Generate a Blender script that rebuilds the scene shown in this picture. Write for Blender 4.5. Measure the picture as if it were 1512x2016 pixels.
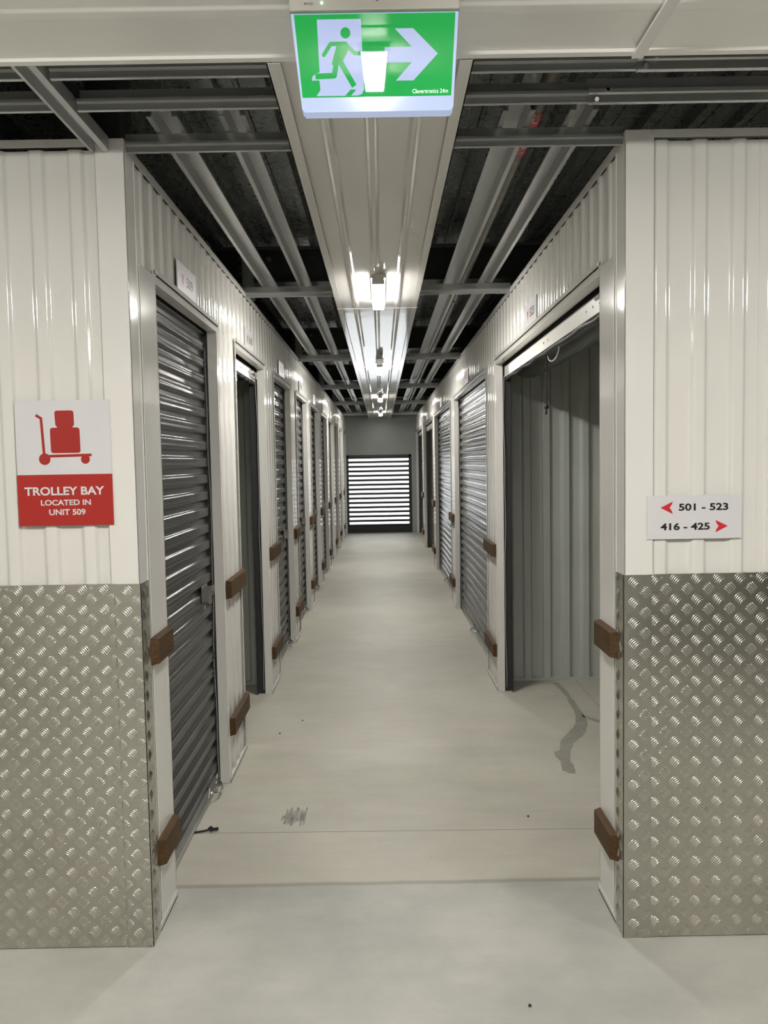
import bpy, math, random
from mathutils import Vector, Matrix
random.seed(7)
for o in list(bpy.data.objects): bpy.data.objects.remove(o, do_unlink=True)
SC = bpy.context.scene
C = SC.collection

# ---------------------------------------------------------------- camera
H = 1.5726
cam_d = bpy.data.cameras.new('camera'); cam = bpy.data.objects.new('camera', cam_d); C.objects.link(cam)
cam_d.sensor_fit = 'VERTICAL'; cam_d.sensor_height = 36.0; cam_d.lens = 36.0 * 1581.4 / 2016.0
cam_d.clip_start = 0.02; cam_d.clip_end = 100
cam.location = (0, 0, H)
_p, _y, _r = 0.0622, 0.0022, 0.0176
cam.matrix_world = (Matrix.Translation((0, 0, H)) @ Matrix.Rotation(-_y, 4, 'Z')
                    @ Matrix.Rotation(math.pi / 2 - _p, 4, 'X') @ Matrix.Rotation(-_r, 4, 'Z'))
SC.camera = cam

# ---------------------------------------------------------------- world, exposure
w = bpy.data.worlds.new('world'); SC.world = w; w.use_nodes = True
w.node_tree.nodes['Background'].inputs[0].default_value = (0.6, 0.7, 0.8, 1)
w.node_tree.nodes['Background'].inputs[1].default_value = 0.02
vs = SC.view_settings; vs.view_transform = 'Standard'; vs.look = 'None'; vs.gamma = 1.0; vs.use_curve_mapping = False
vs.exposure = 0.18
LAMP = 190.0        # emission of the batten diffusers
DAY = 4.0          # daylight in the end shutter's slots

# ---------------------------------------------------------------- dimensions
L, R, D = -0.785, 0.778, 2.554      # corridor faces, front face
ZT = 2.582                          # wall top
ZL = 2.232                          # door head
YE = 17.86                          # end wall
PER = 1.5425
YL = [2.851 + k * PER for k in range(10)]; WL = 1.034
YR = [2.839 + k * 2 * PER for k in range(5)]; WR = 2.546
ZS = 2.535                          # soffit
ZD = 2.93                           # underside of the floor deck ribs

# ---------------------------------------------------------------- materials
def mat(name, col, rough=0.5, metal=0.0, spec=0.5, noise=None, bump=None, rvar=None, emit=None, coat=0):
    m = bpy.data.materials.new(name); m.use_nodes = True
    nt = m.node_tree; N = nt.nodes; Lk = nt.links; b = N['Principled BSDF']
    b.inputs['Base Color'].default_value = (*col, 1); b.inputs['Roughness'].default_value = rough
    b.inputs['Metallic'].default_value = metal; b.inputs['Specular IOR Level'].default_value = spec
    if coat: b.inputs['Coat Weight'].default_value = coat; b.inputs['Coat Roughness'].default_value = 0.06
    tc = N.new('ShaderNodeTexCoord'); geo = N.new('ShaderNodeNewGeometry')
    def nz(scale, detail=4, sc=(1, 1, 1)):
        mp = N.new('ShaderNodeMapping'); mp.inputs['Scale'].default_value = sc
        Lk.new(geo.outputs['Position'], mp.inputs['Vector'])
        n = N.new('ShaderNodeTexNoise'); n.inputs['Scale'].default_value = scale; n.inputs['Detail'].default_value = detail
        Lk.new(mp.outputs[0], n.inputs['Vector']); return n
    if noise:
        sc, amt = noise[:2]; n = nz(sc, 5, noise[2] if len(noise) > 2 else (1, 1, 1))
        r = N.new('ShaderNodeMapRange'); r.inputs[1].default_value = 0.3; r.inputs[2].default_value = 0.7
        r.inputs[3].default_value = 1 - amt; r.inputs[4].default_value = 1 + amt
        Lk.new(n.outputs[0], r.inputs[0])
        v = N.new('ShaderNodeVectorMath'); v.operation = 'SCALE'; v.inputs[0].default_value = col
        Lk.new(r.outputs[0], v.inputs['Scale']); Lk.new(v.outputs[0], b.inputs['Base Color'])
    if rvar:
        n = nz(rvar[0], 3); r = N.new('ShaderNodeMapRange'); r.inputs[1].default_value = 0.35; r.inputs[2].default_value = 0.65
        r.inputs[3].default_value = rough - rvar[1]; r.inputs[4].default_value = rough + rvar[1]
        Lk.new(n.outputs[0], r.inputs[0]); Lk.new(r.outputs[0], b.inputs['Roughness'])
    if bump:
        n = nz(bump[0], 2, bump[2] if len(bump) > 2 else (1, 1, 1))
        bp = N.new('ShaderNodeBump'); bp.inputs['Strength'].default_value = 1.0; bp.inputs['Distance'].default_value = bump[1]
        Lk.new(n.outputs[0], bp.inputs['Height']); Lk.new(bp.outputs[0], b.inputs['Normal'])
    if emit:
        b.inputs['Emission Color'].default_value = (*emit[0], 1); b.inputs['Emission Strength'].default_value = emit[1]
    return m

M = {}
M['white'] = mat('white_painted_steel', (0.68, 0.665, 0.625), 0.09, spec=0.5, bump=(4.0, 0.0008), noise=(1.3, 0.02))
M['flash'] = mat('white_flashing', (0.70, 0.685, 0.65), 0.11, spec=0.5, bump=(6.0, 0.0006))
M['soffit'] = mat('soffit_steel', (0.64, 0.625, 0.585), 0.08, spec=0.5, bump=(3.0, 0.0012))
M['aisle'] = mat('aisle_soffit_steel', (0.80, 0.785, 0.745), 0.3, spec=0.5)
M['curtain'] = mat('charcoal_curtain', (0.050, 0.050, 0.049), 0.23, spec=0.24)
M['dark'] = mat('dark_void_steel', (0.03, 0.03, 0.03), 0.4)
M['rubber'] = mat('black_rubber', (0.012, 0.012, 0.013), 0.5)
M['seal'] = mat('grey_brush_seal', (0.30, 0.30, 0.30), 0.4)
M['alu'] = mat('aluminium_rail', (0.62, 0.61, 0.58), 0.28, metal=0.85)
M['creamrail'] = mat('cream_bottom_rail', (0.62, 0.60, 0.55), 0.35, spec=0.4)
M['railgrey'] = mat('grey_rail', (0.16, 0.165, 0.165), 0.35, metal=0.3)
M['chrome'] = mat('chrome', (0.75, 0.75, 0.76), 0.08, metal=1)
M['zinc'] = mat('zinc_latch', (0.30, 0.285, 0.25), 0.32, metal=0.85)
M['inner'] = mat('partition_steel', (0.43, 0.45, 0.415), 0.32, spec=0.5, noise=(2, 0.05))
M['beam'] = mat('galvanised_joist', (0.50, 0.51, 0.505), 0.30, metal=0.55, noise=(9, 0.03))
M['beamdk'] = mat('grey_painted_web', (0.10, 0.105, 0.105), 0.5)
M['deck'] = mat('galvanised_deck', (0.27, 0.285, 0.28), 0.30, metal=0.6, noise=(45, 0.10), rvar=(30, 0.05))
M['ibeam'] = mat('dark_primed_steel', (0.035, 0.038, 0.034), 0.45)
M['pipe'] = mat('galvanised_pipe', (0.16, 0.15, 0.125), 0.4, metal=0.6, noise=(20, 0.2))
M['redband'] = mat('red_band', (0.42, 0.012, 0.018), 0.35)
M['signwhite'] = mat('sign_white', (0.62, 0.61, 0.62), 0.35)
M['signred'] = mat('sign_red', (0.36, 0.017, 0.012), 0.32)
M['pictred'] = mat('pictogram_red', (0.33, 0.012, 0.008), 0.4)
M['arrowred'] = mat('arrow_red', (0.52, 0.02, 0.03), 0.4)
M['ink'] = mat('black_ink', (0.008, 0.008, 0.008), 0.4)
M['signback'] = mat('sign_edge', (0.05, 0.045, 0.045), 0.5)
M['lampbase'] = mat('lamp_base', (0.50, 0.48, 0.45), 0.35)
M['diffuser'] = mat('lit_diffuser', (0.9, 0.9, 0.88), 0.4, emit=((1.0, 0.972, 0.915), LAMP))
M['dside'] = mat('lit_diffuser_edge', (0.9, 0.9, 0.88), 0.4, emit=((1.0, 0.972, 0.915), LAMP * 0.28))
M['dside2'] = mat('lit_diffuser_edge_aisle', (0.9, 0.9, 0.88), 0.4, emit=((1.0, 0.975, 0.925), LAMP * 1.0))
M['diffuser2'] = mat('lit_diffuser_aisle', (0.9, 0.9, 0.88), 0.4, emit=((1.0, 0.975, 0.925), LAMP * 1.7))
M['diffuser3'] = mat('lit_diffuser_side_aisle', (0.9, 0.9, 0.88), 0.4, emit=((1.0, 0.975, 0.925), LAMP * 0.4))
M['day'] = mat('daylit_slot', (0.8, 0.8, 0.8), 0.3, emit=((0.93, 0.97, 1.0), DAY))
M['slat'] = mat('black_slat', (0.02, 0.021, 0.023), 0.35)
M['endwall'] = mat('grey_green_panel', (0.34, 0.37, 0.35), 0.3, noise=(1.5, 0.03))
M['bluegrey'] = mat('exit_housing', (0.42, 0.40, 0.36), 0.4)
M['exitbody'] = mat('lit_acrylic', (0.16, 0.19, 0.25), 0.12, emit=((0.56, 0.68, 1.0), 0.52), coat=0.5)
M['exitwhite'] = mat('lit_white_symbol', (0.12, 0.14, 0.20), 0.02, spec=0.2, emit=((0.56, 0.65, 0.98), 0.58))
M['exitgreen'] = mat('lit_green_film', (0.01, 0.12, 0.03), 0.02, spec=0.2, emit=((0.012, 0.30, 0.055), 0.82))
M['exittext'] = mat('lit_small_text', (0.5, 0.6, 0.5), 0.3, emit=((0.5, 0.9, 0.6), 0.7))
M['led'] = mat('green_led', (0.2, 0.8, 0.3), 0.3, emit=((0.25, 1.0, 0.35), 6))
M['cord'] = mat('black_cord', (0.01, 0.01, 0.01), 0.7)
M['wet'] = mat('damp_concrete', (0.28, 0.268, 0.228), 0.38, noise=(14, 0.12))
M['scuff'] = mat('dark_scuff', (0.25, 0.232, 0.205), 0.6, noise=(60, 0.5, (1, 0.15, 1)))
M['debris'] = mat('debris', (0.03, 0.028, 0.025), 0.7)

def wood():
    m = mat('brown_stained_timber', (0.10, 0.055, 0.02), 0.6, spec=0.22, bump=(60, 0.0006, (1, 0.1, 1)))
    nt = m.node_tree; N = nt.nodes; b = N['Principled BSDF']
    g = N.new('ShaderNodeNewGeometry'); mp = N.new('ShaderNodeMapping'); mp.inputs['Scale'].default_value = (30, 3, 40)
    n = N.new('ShaderNodeTexNoise'); n.inputs['Scale'].default_value = 2.2; n.inputs['Detail'].default_value = 6
    cr = N.new('ShaderNodeValToRGB'); cr.color_ramp.elements[0].position = 0.3; cr.color_ramp.elements[0].color = (0.050, 0.026, 0.010, 1)
    cr.color_ramp.elements[1].position = 0.75; cr.color_ramp.elements[1].color = (0.100, 0.053, 0.020, 1)
    nt.links.new(g.outputs['Position'], mp.inputs[0]); nt.links.new(mp.outputs[0], n.inputs['Vector'])
    nt.links.new(n.outputs[0], cr.inputs[0]); nt.links.new(cr.outputs[0], b.inputs['Base Color'])
    return m
M['wood'] = wood()

def tread():
    m = mat('tread_plate_aluminium', (0.50, 0.48, 0.42), 0.27, metal=0.9, rvar=(3.0, 0.05), noise=(2.0, 0.07))
    return m
M['tread'] = tread()
M['treadguard'] = mat('tread_guard_aluminium', (0.49, 0.48, 0.43), 0.28, metal=0.9, rvar=(3.0, 0.05), noise=(2.0, 0.07))

M['treadbar'] = mat('worn_glint_bar_crowns', (0.74, 0.72, 0.66), 0.18, metal=1.0)  # polished wear, plus the bars' lamp glints painted in as brighter colour

def concrete():
    m = bpy.data.materials.new('concrete'); m.use_nodes = True
    nt = m.node_tree; N = nt.nodes; K = nt.links; b = N['Principled BSDF']
    geo = N.new('ShaderNodeNewGeometry'); sep = N.new('ShaderNodeSeparateXYZ'); K.new(geo.outputs['Position'], sep.inputs[0])
    def math_(op, a, c=None, clamp=False):
        n = N.new('ShaderNodeMath'); n.operation = op; n.use_clamp = clamp
        for i, v in enumerate((a, c)):
            if v is None: continue
            if isinstance(v, (int, float)): n.inputs[i].default_value = v
            else: K.new(v, n.inputs[i])
        return n.outputs[0]
    def noise(scale, detail, sc=(1, 1, 1), off=(0, 0, 0)):
        mp = N.new('ShaderNodeMapping'); mp.inputs['Scale'].default_value = sc; mp.inputs['Location'].default_value = off
        K.new(geo.outputs['Position'], mp.inputs[0]); n = N.new('ShaderNodeTexNoise')
        n.inputs['Scale'].default_value = scale; n.inputs['Detail'].default_value = detail; n.inputs['Roughness'].default_value = 0.6
        K.new(mp.outputs[0], n.inputs['Vector']); return n.outputs[0]
    def mix(f, a, c):
        n = N.new('ShaderNodeMix'); n.data_type = 'RGBA'
        if isinstance(f, float): n.inputs[0].default_value = f
        else: K.new(f, n.inputs[0])
        for i, v in ((6, a), (7, c)):
            if isinstance(v, tuple): n.inputs[i].default_value = (*v, 1)
            else: K.new(v, n.inputs[i])
        return n.outputs[2]
    def ramp(v, lo, hi):
        n = N.new('ShaderNodeMapRange'); n.interpolation_type = 'SMOOTHSTEP'
        K.new(v, n.inputs[0]); n.inputs[1].default_value = lo; n.inputs[2].default_value = hi; return n.outputs[0]
    y = sep.outputs['Y']; x = sep.outputs['X']
    big = noise(1.1, 4); mid = noise(4.5, 6, (0.6, 1, 1), (3, 1, 0)); fine = noise(45, 5); streak = noise(7, 5, (0.35, 2.0, 1), (7, 0, 0))
    warm = mix(ramp(big, 0.35, 0.65), (0.43, 0.41, 0.345), (0.49, 0.47, 0.40))
    cool = mix(ramp(big, 0.35, 0.65), (0.355, 0.352, 0.325), (0.475, 0.468, 0.425))
    edge = math_('ADD', y, math_('MULTIPLY', math_('SUBTRACT', mid, 0.5), 0.02))
    base = mix(ramp(edge, 2.905, 2.925), cool, warm)
    v = math_('ADD', 0.82, math_('MULTIPLY', mid, 0.34))
    v = math_('MULTIPLY', v, math_('ADD', 0.94, math_('MULTIPLY', fine, 0.12)))
    v = math_('MULTIPLY', v, math_('ADD', 0.92, math_('MULTIPLY', streak, 0.16)))
    sc = N.new('ShaderNodeVectorMath'); sc.operation = 'SCALE'; K.new(base, sc.inputs[0]); K.new(v, sc.inputs['Scale'])
    col = sc.outputs[0]
    # slab edge line and saw cuts
    e1 = math_('ABSOLUTE', math_('SUBTRACT', edge, 2.915))
    f1 = math_('MULTIPLY', math_('SUBTRACT', 1.0, ramp(e1, 0.006, 0.02)), 0.45)
    col = mix(f1, col, (0.17, 0.15, 0.11))
    e2 = math_('ABSOLUTE', math_('SUBTRACT', math_('ADD', y, math_('MULTIPLY', x, 0.014)), 3.338))
    f2 = math_('SUBTRACT', 1.0, ramp(e2, 0.0008, 0.0035))
    col = mix(math_('MULTIPLY', f2, 0.75), col, (0.08, 0.075, 0.06))
    e3 = math_('ABSOLUTE', math_('SUBTRACT', y, 11.2))
    col = mix(math_('MULTIPLY', math_('SUBTRACT', 1.0, ramp(e3, 0.004, 0.012)), 0.4), col, (0.12, 0.11, 0.09))
    e4 = math_('ABSOLUTE', math_('SUBTRACT', x, 1.354))
    f4 = math_('MULTIPLY', math_('SUBTRACT', 1.0, ramp(e4, 0.001, 0.004)), ramp(y, 2.9, 2.95))
    col = mix(math_('MULTIPLY', f4, 0.6), col, (0.1, 0.095, 0.08))
    # speckles
    vo = N.new('ShaderNodeTexVoronoi'); vo.inputs['Scale'].default_value = 5.0; K.new(geo.outputs['Position'], vo.inputs['Vector'])
    sp = math_('SUBTRACT', 1.0, ramp(vo.outputs['Distance'], 0.012, 0.022))
    col = mix(math_('MULTIPLY', sp, 0.7), col, (0.10, 0.09, 0.08))
    K.new(col, b.inputs['Base Color'])
    ro = N.new('ShaderNodeMapRange'); K.new(mid, ro.inputs[0]); ro.inputs[1].default_value = 0.3; ro.inputs[2].default_value = 0.7
    ro.inputs[3].default_value = 0.42; ro.inputs[4].default_value = 0.6; K.new(ro.outputs[0], b.inputs['Roughness'])
    b.inputs['Specular IOR Level'].default_value = 0.35
    bp = N.new('ShaderNodeBump'); bp.inputs['Distance'].default_value = 0.0012; bp.inputs['Strength'].default_value = 0.5
    K.new(math_('ADD', fine, math_('MULTIPLY', mid, 2.0)), bp.inputs['Height']); K.new(bp.outputs[0], b.inputs['Normal'])
    return m
M['concrete'] = concrete()

# ---------------------------------------------------------------- mesh builder
class MB:
    def __init__(s): s.v = []; s.f = []; s.sm = []; s.mi = []; s.cur = 0
    def add(s, vs, fs, smooth=False):
        o = len(s.v); s.v += [tuple(p) for p in vs]
        for f in fs: s.f.append(tuple(i + o for i in f)); s.sm.append(smooth); s.mi.append(s.cur)
        return s
    def box(s, x0, x1, y0, y1, z0, z1):
        x0, x1 = sorted((x0, x1)); y0, y1 = sorted((y0, y1)); z0, z1 = sorted((z0, z1))
        return s.add([(x0,y0,z0),(x1,y0,z0),(x1,y1,z0),(x0,y1,z0),(x0,y0,z1),(x1,y0,z1),(x1,y1,z1),(x0,y1,z1)],
                     [(0,3,2,1),(4,5,6,7),(0,1,5,4),(1,2,6,5),(2,3,7,6),(3,0,4,7)])
    def prism(s, poly, axis, a, b, smooth=False):
        """poly: 2-D points in the plane across axis, extruded from a to b"""
        n = len(poly)
        def P(u, v, w): return {'x': (w, u, v), 'y': (u, w, v), 'z': (u, v, w)}[axis]
        vs = [P(u, v, a) for u, v in poly] + [P(u, v, b) for u, v in poly]
        fs = [tuple(range(n)), tuple(range(2*n - 1, n - 1, -1))]
        s.add(vs, fs)
        s.add(vs, [(i, i + n, (i + 1) % n + n, (i + 1) % n) for i in range(n)], smooth)
        return s
    def tube(s, pts, r, n=8, closed=False, caps=True):
        pts = [Vector(p) for p in pts]; rings = []
        up = Vector((0, 0, 1))
        for i, p in enumerate(pts):
            t = (pts[min(i + 1, len(pts) - 1)] - pts[max(i - 1, 0)]).normalized()
            if abs(t.dot(up)) > 0.95: up = Vector((0, 1, 0)) if abs(t.y) < 0.9 else Vector((1, 0, 0))
            a = t.cross(up).normalized(); b = a.cross(t).normalized(); up = b
            rr = r[i] if isinstance(r, (list, tuple)) else r
            rings.append([p + (a * math.cos(k * 2 * math.pi / n) + b * math.sin(k * 2 * math.pi / n)) * rr for k in range(n)])
        vs = [q for g in rings for q in g]; m = len(rings)
        fs = [(i*n + k, i*n + (k+1) % n, (i+1)*n + (k+1) % n, (i+1)*n + k) for i in range(m - 1) for k in range(n)]
        s.add(vs, fs, True)
        if caps: s.add(vs, [tuple(range(n - 1, -1, -1)), tuple((m-1)*n + k for k in range(n))])
        return s
    def cyl(s, a, b, r, n=16): return s.tube([a, b], r, n)
    def ball(s, c, r, n=8):
        pts = []; rs = []
        for i in range(n + 1):
            t = math.pi * i / n; pts.append((c[0], c[1], c[2] - r * math.cos(t))); rs.append(max(1e-4, r * math.sin(t)))
        return s.tube(pts, rs, n * 2, caps=False)
    def ribbed(s, axis, u0, u1, z0, z1, face, back, sgn, phase=0.0, period=0.1215, depth=0.0105, rib=0.046, seams=6, vert=True):
        """trapezoid-ribbed sheet with a flat back. axis 'y': runs along y, face at x. axis 'x': runs along x, face at y.
        axis 'sx'/'sy': horizontal soffit, ribs along x / y, face at z, z0..z1 = extent along the ribs"""
        prof = [(u0, 0.0)]
        k = math.floor((u0 - phase) / period) - 1
        while phase + k * period < u1 + period:
            c = phase + k * period
            h = rib / 2; fw = 0.009; q = 0.0022
            half = [(-h - 0.008, 0), (-h - q, 0), (-h, 0.10), (-h + q, 0.26), (-h + fw - q, 0.74), (-h + fw, 0.90), (-h + fw + q, 1), (-h + fw + q + 0.004, 1)]
            for du, dd in half + [(-a, d_) for a, d_ in reversed(half)]:
                prof.append((c + du, dd * depth))
            if seams and k % seams == 0 and period - rib > 0.06:
                for du, dd in ((rib/2 + 0.016, 0), (rib/2 + 0.017, -0.004), (rib/2 + 0.0188, -0.004), (rib/2 + 0.0198, 0)): prof.append((c + du, dd))
            k += 1
        prof = [p for p in prof if u0 < p[0] < u1 or p == prof[0]]
        prof.append((u1, 0.0))
        n = len(prof)
        def P(u, d, h):
            q = face + sgn * d
            return {'y': (q, u, h), 'x': (u, q, h), 'sx': (h, u, q), 'sy': (u, h, q)}[axis]
        def B(u, h): return {'y': (back, u, h), 'x': (u, back, h), 'sx': (h, u, back), 'sy': (u, h, back)}[axis]
        vs = [P(u, d, z0) for u, d in prof] + [P(u, d, z1) for u, d in prof] + [B(u, z0) for u, d in prof] + [B(u, z1) for u, d in prof]
        fs = []
        s.add(vs[:2*n], [(i, i+1, n+i+1, n+i) for i in range(n - 1)], True)
        for i in range(n - 1):
            fs += [(2*n+i+1, 2*n+i, 3*n+i, 3*n+i+1), (i+1, i, 2*n+i, 2*n+i+1), (n+i, n+i+1, 3*n+i+1, 3*n+i)]
        fs += [(0, n, 3*n, 2*n), (n-1, 3*n-1, 4*n-1, 2*n-1)]
        return s.add(vs, fs)
    def build(s, name, m, parent=None, bevel=0, fix=True):
        mats = m if isinstance(m, (list, tuple)) else [m]
        lo = [min(p[i] for p in s.v) for i in range(3)]; hi = [max(p[i] for p in s.v) for i in range(3)]
        c = Vector(((lo[0]+hi[0])/2, (lo[1]+hi[1])/2, lo[2]))
        me = bpy.data.meshes.new(name); me.from_pydata([tuple(Vector(p) - c) for p in s.v], [], s.f)
        me.polygons.foreach_set('use_smooth', s.sm); me.polygons.foreach_set('material_index', s.mi)
        for q in mats: me.materials.append(M[q] if isinstance(q, str) else q)
        me.update()
        if fix:
            import bmesh
            b = bmesh.new(); b.from_mesh(me); bmesh.ops.recalc_face_normals(b, faces=b.faces); b.to_mesh(me); b.free()
        o = bpy.data.objects.new(name, me); C.objects.link(o)
        o.location = c - (wloc(parent) if parent else Vector((0, 0, 0)))
        if parent: o.parent = parent
        if bevel:
            bv = o.modifiers.new('bevel', 'BEVEL'); bv.width = bevel; bv.segments = 2; bv.limit_method = 'ANGLE'
        return o
def wloc(o):
    v = Vector((0, 0, 0))
    while o: v = v + o.location; o = o.parent
    return v
def empty(name, loc):
    o = bpy.data.objects.new(name, None); C.objects.link(o); o.location = loc; o.empty_display_size = 0.1; return o
def tag(o, label, cat=None, group=None, kind=None):
    if label: o['label'] = label
    if cat: o['category'] = cat
    if group: o['group'] = group
    if kind: o['kind'] = kind
    return o
def struct(o, label, cat): return tag(o, label, cat, kind='structure')
def copy_tree(o, parent=None):
    c = o.copy(); C.objects.link(c); c.parent = parent
    for ch in list(o.children): copy_tree(ch, c)
    return c

def stroke(pts, wd, cap=6):
    """outline polygon of a polyline with rounded joints, as a list of convex polygons"""
    out = []
    for (a, b) in zip(pts[:-1], pts[1:]):
        a = Vector(a); b = Vector(b); t = (b - a).normalized(); n = Vector((-t.y, t.x)) * wd / 2
        out.append([tuple(a + n), tuple(a - n), tuple(b - n), tuple(b + n)])
    for p in pts[1:-1]: out.append([(p[0] + wd/2*math.cos(k*math.pi/6), p[1] + wd/2*math.sin(k*math.pi/6)) for k in range(12)])
    return out
def disc(c, r, n=28): return [(c[0] + r*math.cos(k*2*math.pi/n), c[1] + r*math.sin(k*2*math.pi/n)) for k in range(n)]
def rrect(poly, r=0.009):
    out = []
    n = len(poly)
    for i in range(n):
        p = Vector(poly[i]); a = (Vector(poly[i-1]) - p).normalized(); b = (Vector(poly[(i+1) % n]) - p).normalized()
        for t in (0, 0.25, 0.5, 0.75, 1):
            q = p + a*r*(1-t)**2 + b*r*t**2
            out.append((q.x, q.y))
    return out

def text_mesh(body, width, height, bold=0.0, spacing=1.0):
    cu = bpy.data.curves.new('t', 'FONT'); cu.body = body; cu.size = 1; cu.offset = bold; cu.space_character = spacing; cu.resolution_u = 6
    cu.extrude = 0.0
    o = bpy.data.objects.new('t', cu); C.objects.link(o); bpy.context.view_layer.update()
    me = bpy.data.meshes.new_from_object(o.evaluated_get(bpy.context.evaluated_depsgraph_get()))
    bpy.data.objects.remove(o, do_unlink=True)
    xs = [v.co.x for v in me.vertices]; ys = [v.co.y for v in me.vertices]
    x0, x1, y0, y1 = min(xs), max(xs), min(ys), max(ys)
    vs = [((v.co.x - x0) / (x1 - x0) * width - width/2, (v.co.y - y0) / (y1 - y0) * height - height/2) for v in me.vertices]
    fs = [tuple(p.vertices) for p in me.polygons]
    bpy.data.meshes.remove(me)
    return vs, fs
def text(name, body, width, height, fn, m, parent, bold=0.0, spacing=1.0):
    """fn maps (u,v,layer) to a world point; thin raised lettering"""
    vs, fs = text_mesh(body, width, height, bold, spacing)
    b = MB(); b.add([fn(u, v, 1) for u, v in vs], fs)
    return b.build(name, m, parent, fix=False)

# ================================================================ SETTING
fl = MB(); fl.box(-5, 5, -1.6, 18.1, -0.12, 0)
struct(fl.build('floor', 'concrete'), 'pale concrete floor of the corridor and cross aisle', 'floor')

# deck above (ribs run along the corridor)
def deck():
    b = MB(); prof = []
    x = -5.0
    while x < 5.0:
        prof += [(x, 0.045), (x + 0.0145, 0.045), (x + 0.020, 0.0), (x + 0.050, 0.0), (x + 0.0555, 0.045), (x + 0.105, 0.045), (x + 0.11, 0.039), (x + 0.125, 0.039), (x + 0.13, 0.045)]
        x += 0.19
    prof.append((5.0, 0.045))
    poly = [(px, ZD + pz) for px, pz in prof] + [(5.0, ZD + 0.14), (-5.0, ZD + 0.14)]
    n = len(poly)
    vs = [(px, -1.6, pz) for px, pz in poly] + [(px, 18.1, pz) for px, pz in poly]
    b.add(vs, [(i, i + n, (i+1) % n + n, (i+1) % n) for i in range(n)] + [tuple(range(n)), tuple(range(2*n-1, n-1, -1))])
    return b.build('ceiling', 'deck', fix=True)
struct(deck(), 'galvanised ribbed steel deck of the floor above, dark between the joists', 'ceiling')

# aisle ceiling (ribs along x), stops at y = 1.975
ac = MB(); ac.ribbed('sx', -1.5, 1.955, -5, 5, ZS, ZS + 0.03, -1, phase=1.775, period=0.25, depth=0.003, seams=0)
ac.box(-5, 5, 1.955, 1.975, ZS - 0.008, ZS + 0.05)
struct(ac.build('ceiling', 'aisle'), 'white ribbed metal soffit over the cross aisle at the top of the photo', 'ceiling')
cv = MB(); cv.box(0.613, 0.640, -1.4, 1.975, ZS - 0.014, ZS - 0.0062)
struct(cv.build('trim_1', 'flash'), 'white joint cover strip across the aisle soffit, right of the exit sign', 'trim')

WT = 0.035
# side walls of the corridor
def side_wall(sx, starts, width, name, label):
    X = L if sx < 0 else R; b = MB(); back = X + sx * WT; face = X + sx * 0.0055
    y0 = D + 0.02
    segs = []; prev = y0
    for s in starts:
        segs.append((prev, s)); prev = s + width
    segs.append((prev, YE))
    for a, c in segs:
        if c - a > 0.03: b.ribbed('y', a, c, 0.0, ZL, face, back, -sx, phase=D + 0.075, seams=0, depth=0.007)
    b.ribbed('y', y0, YE, ZL, ZT - 0.03, face, back, -sx, phase=D + 0.075, seams=6, depth=0.0085)
    o = b.build(name, 'white'); return struct(o, label, 'wall')
side_wall(-1, YL, WL, 'wall_left', 'white ribbed steel wall down the left side of the corridor')
side_wall(1, YR, WR, 'wall_right', 'white ribbed steel wall down the right side of the corridor')

# front walls facing the aisle
def front_wall(sx, name, label):
    X = L if sx < 0 else R; b = MB()
    a, c = sorted((X + sx * 0.01, sx * 5.0))
    ph = 0.885 if sx > 0 else -0.932
    b.ribbed('x', a, c, 0.0, ZT - 0.03, D + 0.004, D + 0.05, -1, phase=ph, seams=0, depth=0.0100, rib=0.052)
    if sx > 0:
        b.box(1.194, 1.1965, D + 0.0028, D + 0.008, 1.2, ZT - 0.03)
    return struct(b.build(name, 'white'), label, 'wall')
front_wall(-1, 'wall_front_left', 'white ribbed wall left of the corridor mouth, behind the trolley bay sign')
front_wall(1, 'wall_front_right', 'white ribbed wall right of the corridor mouth, behind the number range sign')

# top caps (scalloped shadow under the lip), corner flashings
def caps():
    for sx, X, nm in ((-1, L, 'left'), (1, R, 'right')):
        b = MB(); fx = X - sx * 0.007
        b.box(fx, X + sx * 0.075, D - 0.009, YE, ZT - 0.004, ZT)
        b.box(fx, fx + sx * 0.0025, D - 0.009, YE, ZT - 0.034, ZT)
        k = 0; y = 3.0
        while y < YE:
            b.cyl((fx, y, ZT - 0.018), (fx - sx * 0.003, y, ZT - 0.018), 0.0035, 8); y += 0.365
        struct(b.build('trim_%d' % (2 if sx < 0 else 3), 'flash'), 'white cap flashing along the top of the %s corridor wall' % nm, 'trim')
        b = MB(); x0, x1 = sorted((fx, sx * 5))
        b.box(x0, x1, D - 0.009, D + 0.06, ZT - 0.003, ZT)
        b.box(x0, x1, D - 0.010, D - 0.0075, ZT - 0.024, ZT)
        for xs in ((0.85, 1.0, 1.35) if sx > 0 else (0.79, 1.02, 1.3)):
            b.cyl((sx * xs, D - 0.009, ZT - 0.012), (sx * xs, D - 0.014, ZT - 0.012), 0.0045, 10)
        struct(b.build('trim_%d' % (4 if sx < 0 else 5), 'flash'), 'white cap flashing with screws on top of the %s front wall' % nm, 'trim')
        b = MB(); w_ = 0.082
        a0, a1 = sorted((fx - sx*0.0015, X + sx * w_))
        b.box(a0, a1, D - 0.0105, D - 0.0065, 0.0, ZT - 0.001)
        b.box(fx - sx*0.0015, fx + sx * 0.002, D - 0.0105, D + 0.085, 0.0, ZT - 0.03)
        b.box(fx + sx*0.0, fx - sx * 0.0035, D + 0.078, D + 0.088, 0.0, ZT - 0.036)
        b.box(fx + sx*0.001, fx - sx * 0.002, D + 0.105, D + 0.27, 0.0, ZL)
        struct(b.build('trim_%d' % (6 if sx < 0 else 7), 'flash', bevel=0.0012), 'white corner flashing at the %s mouth of the corridor' % nm, 'trim')
caps()

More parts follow.
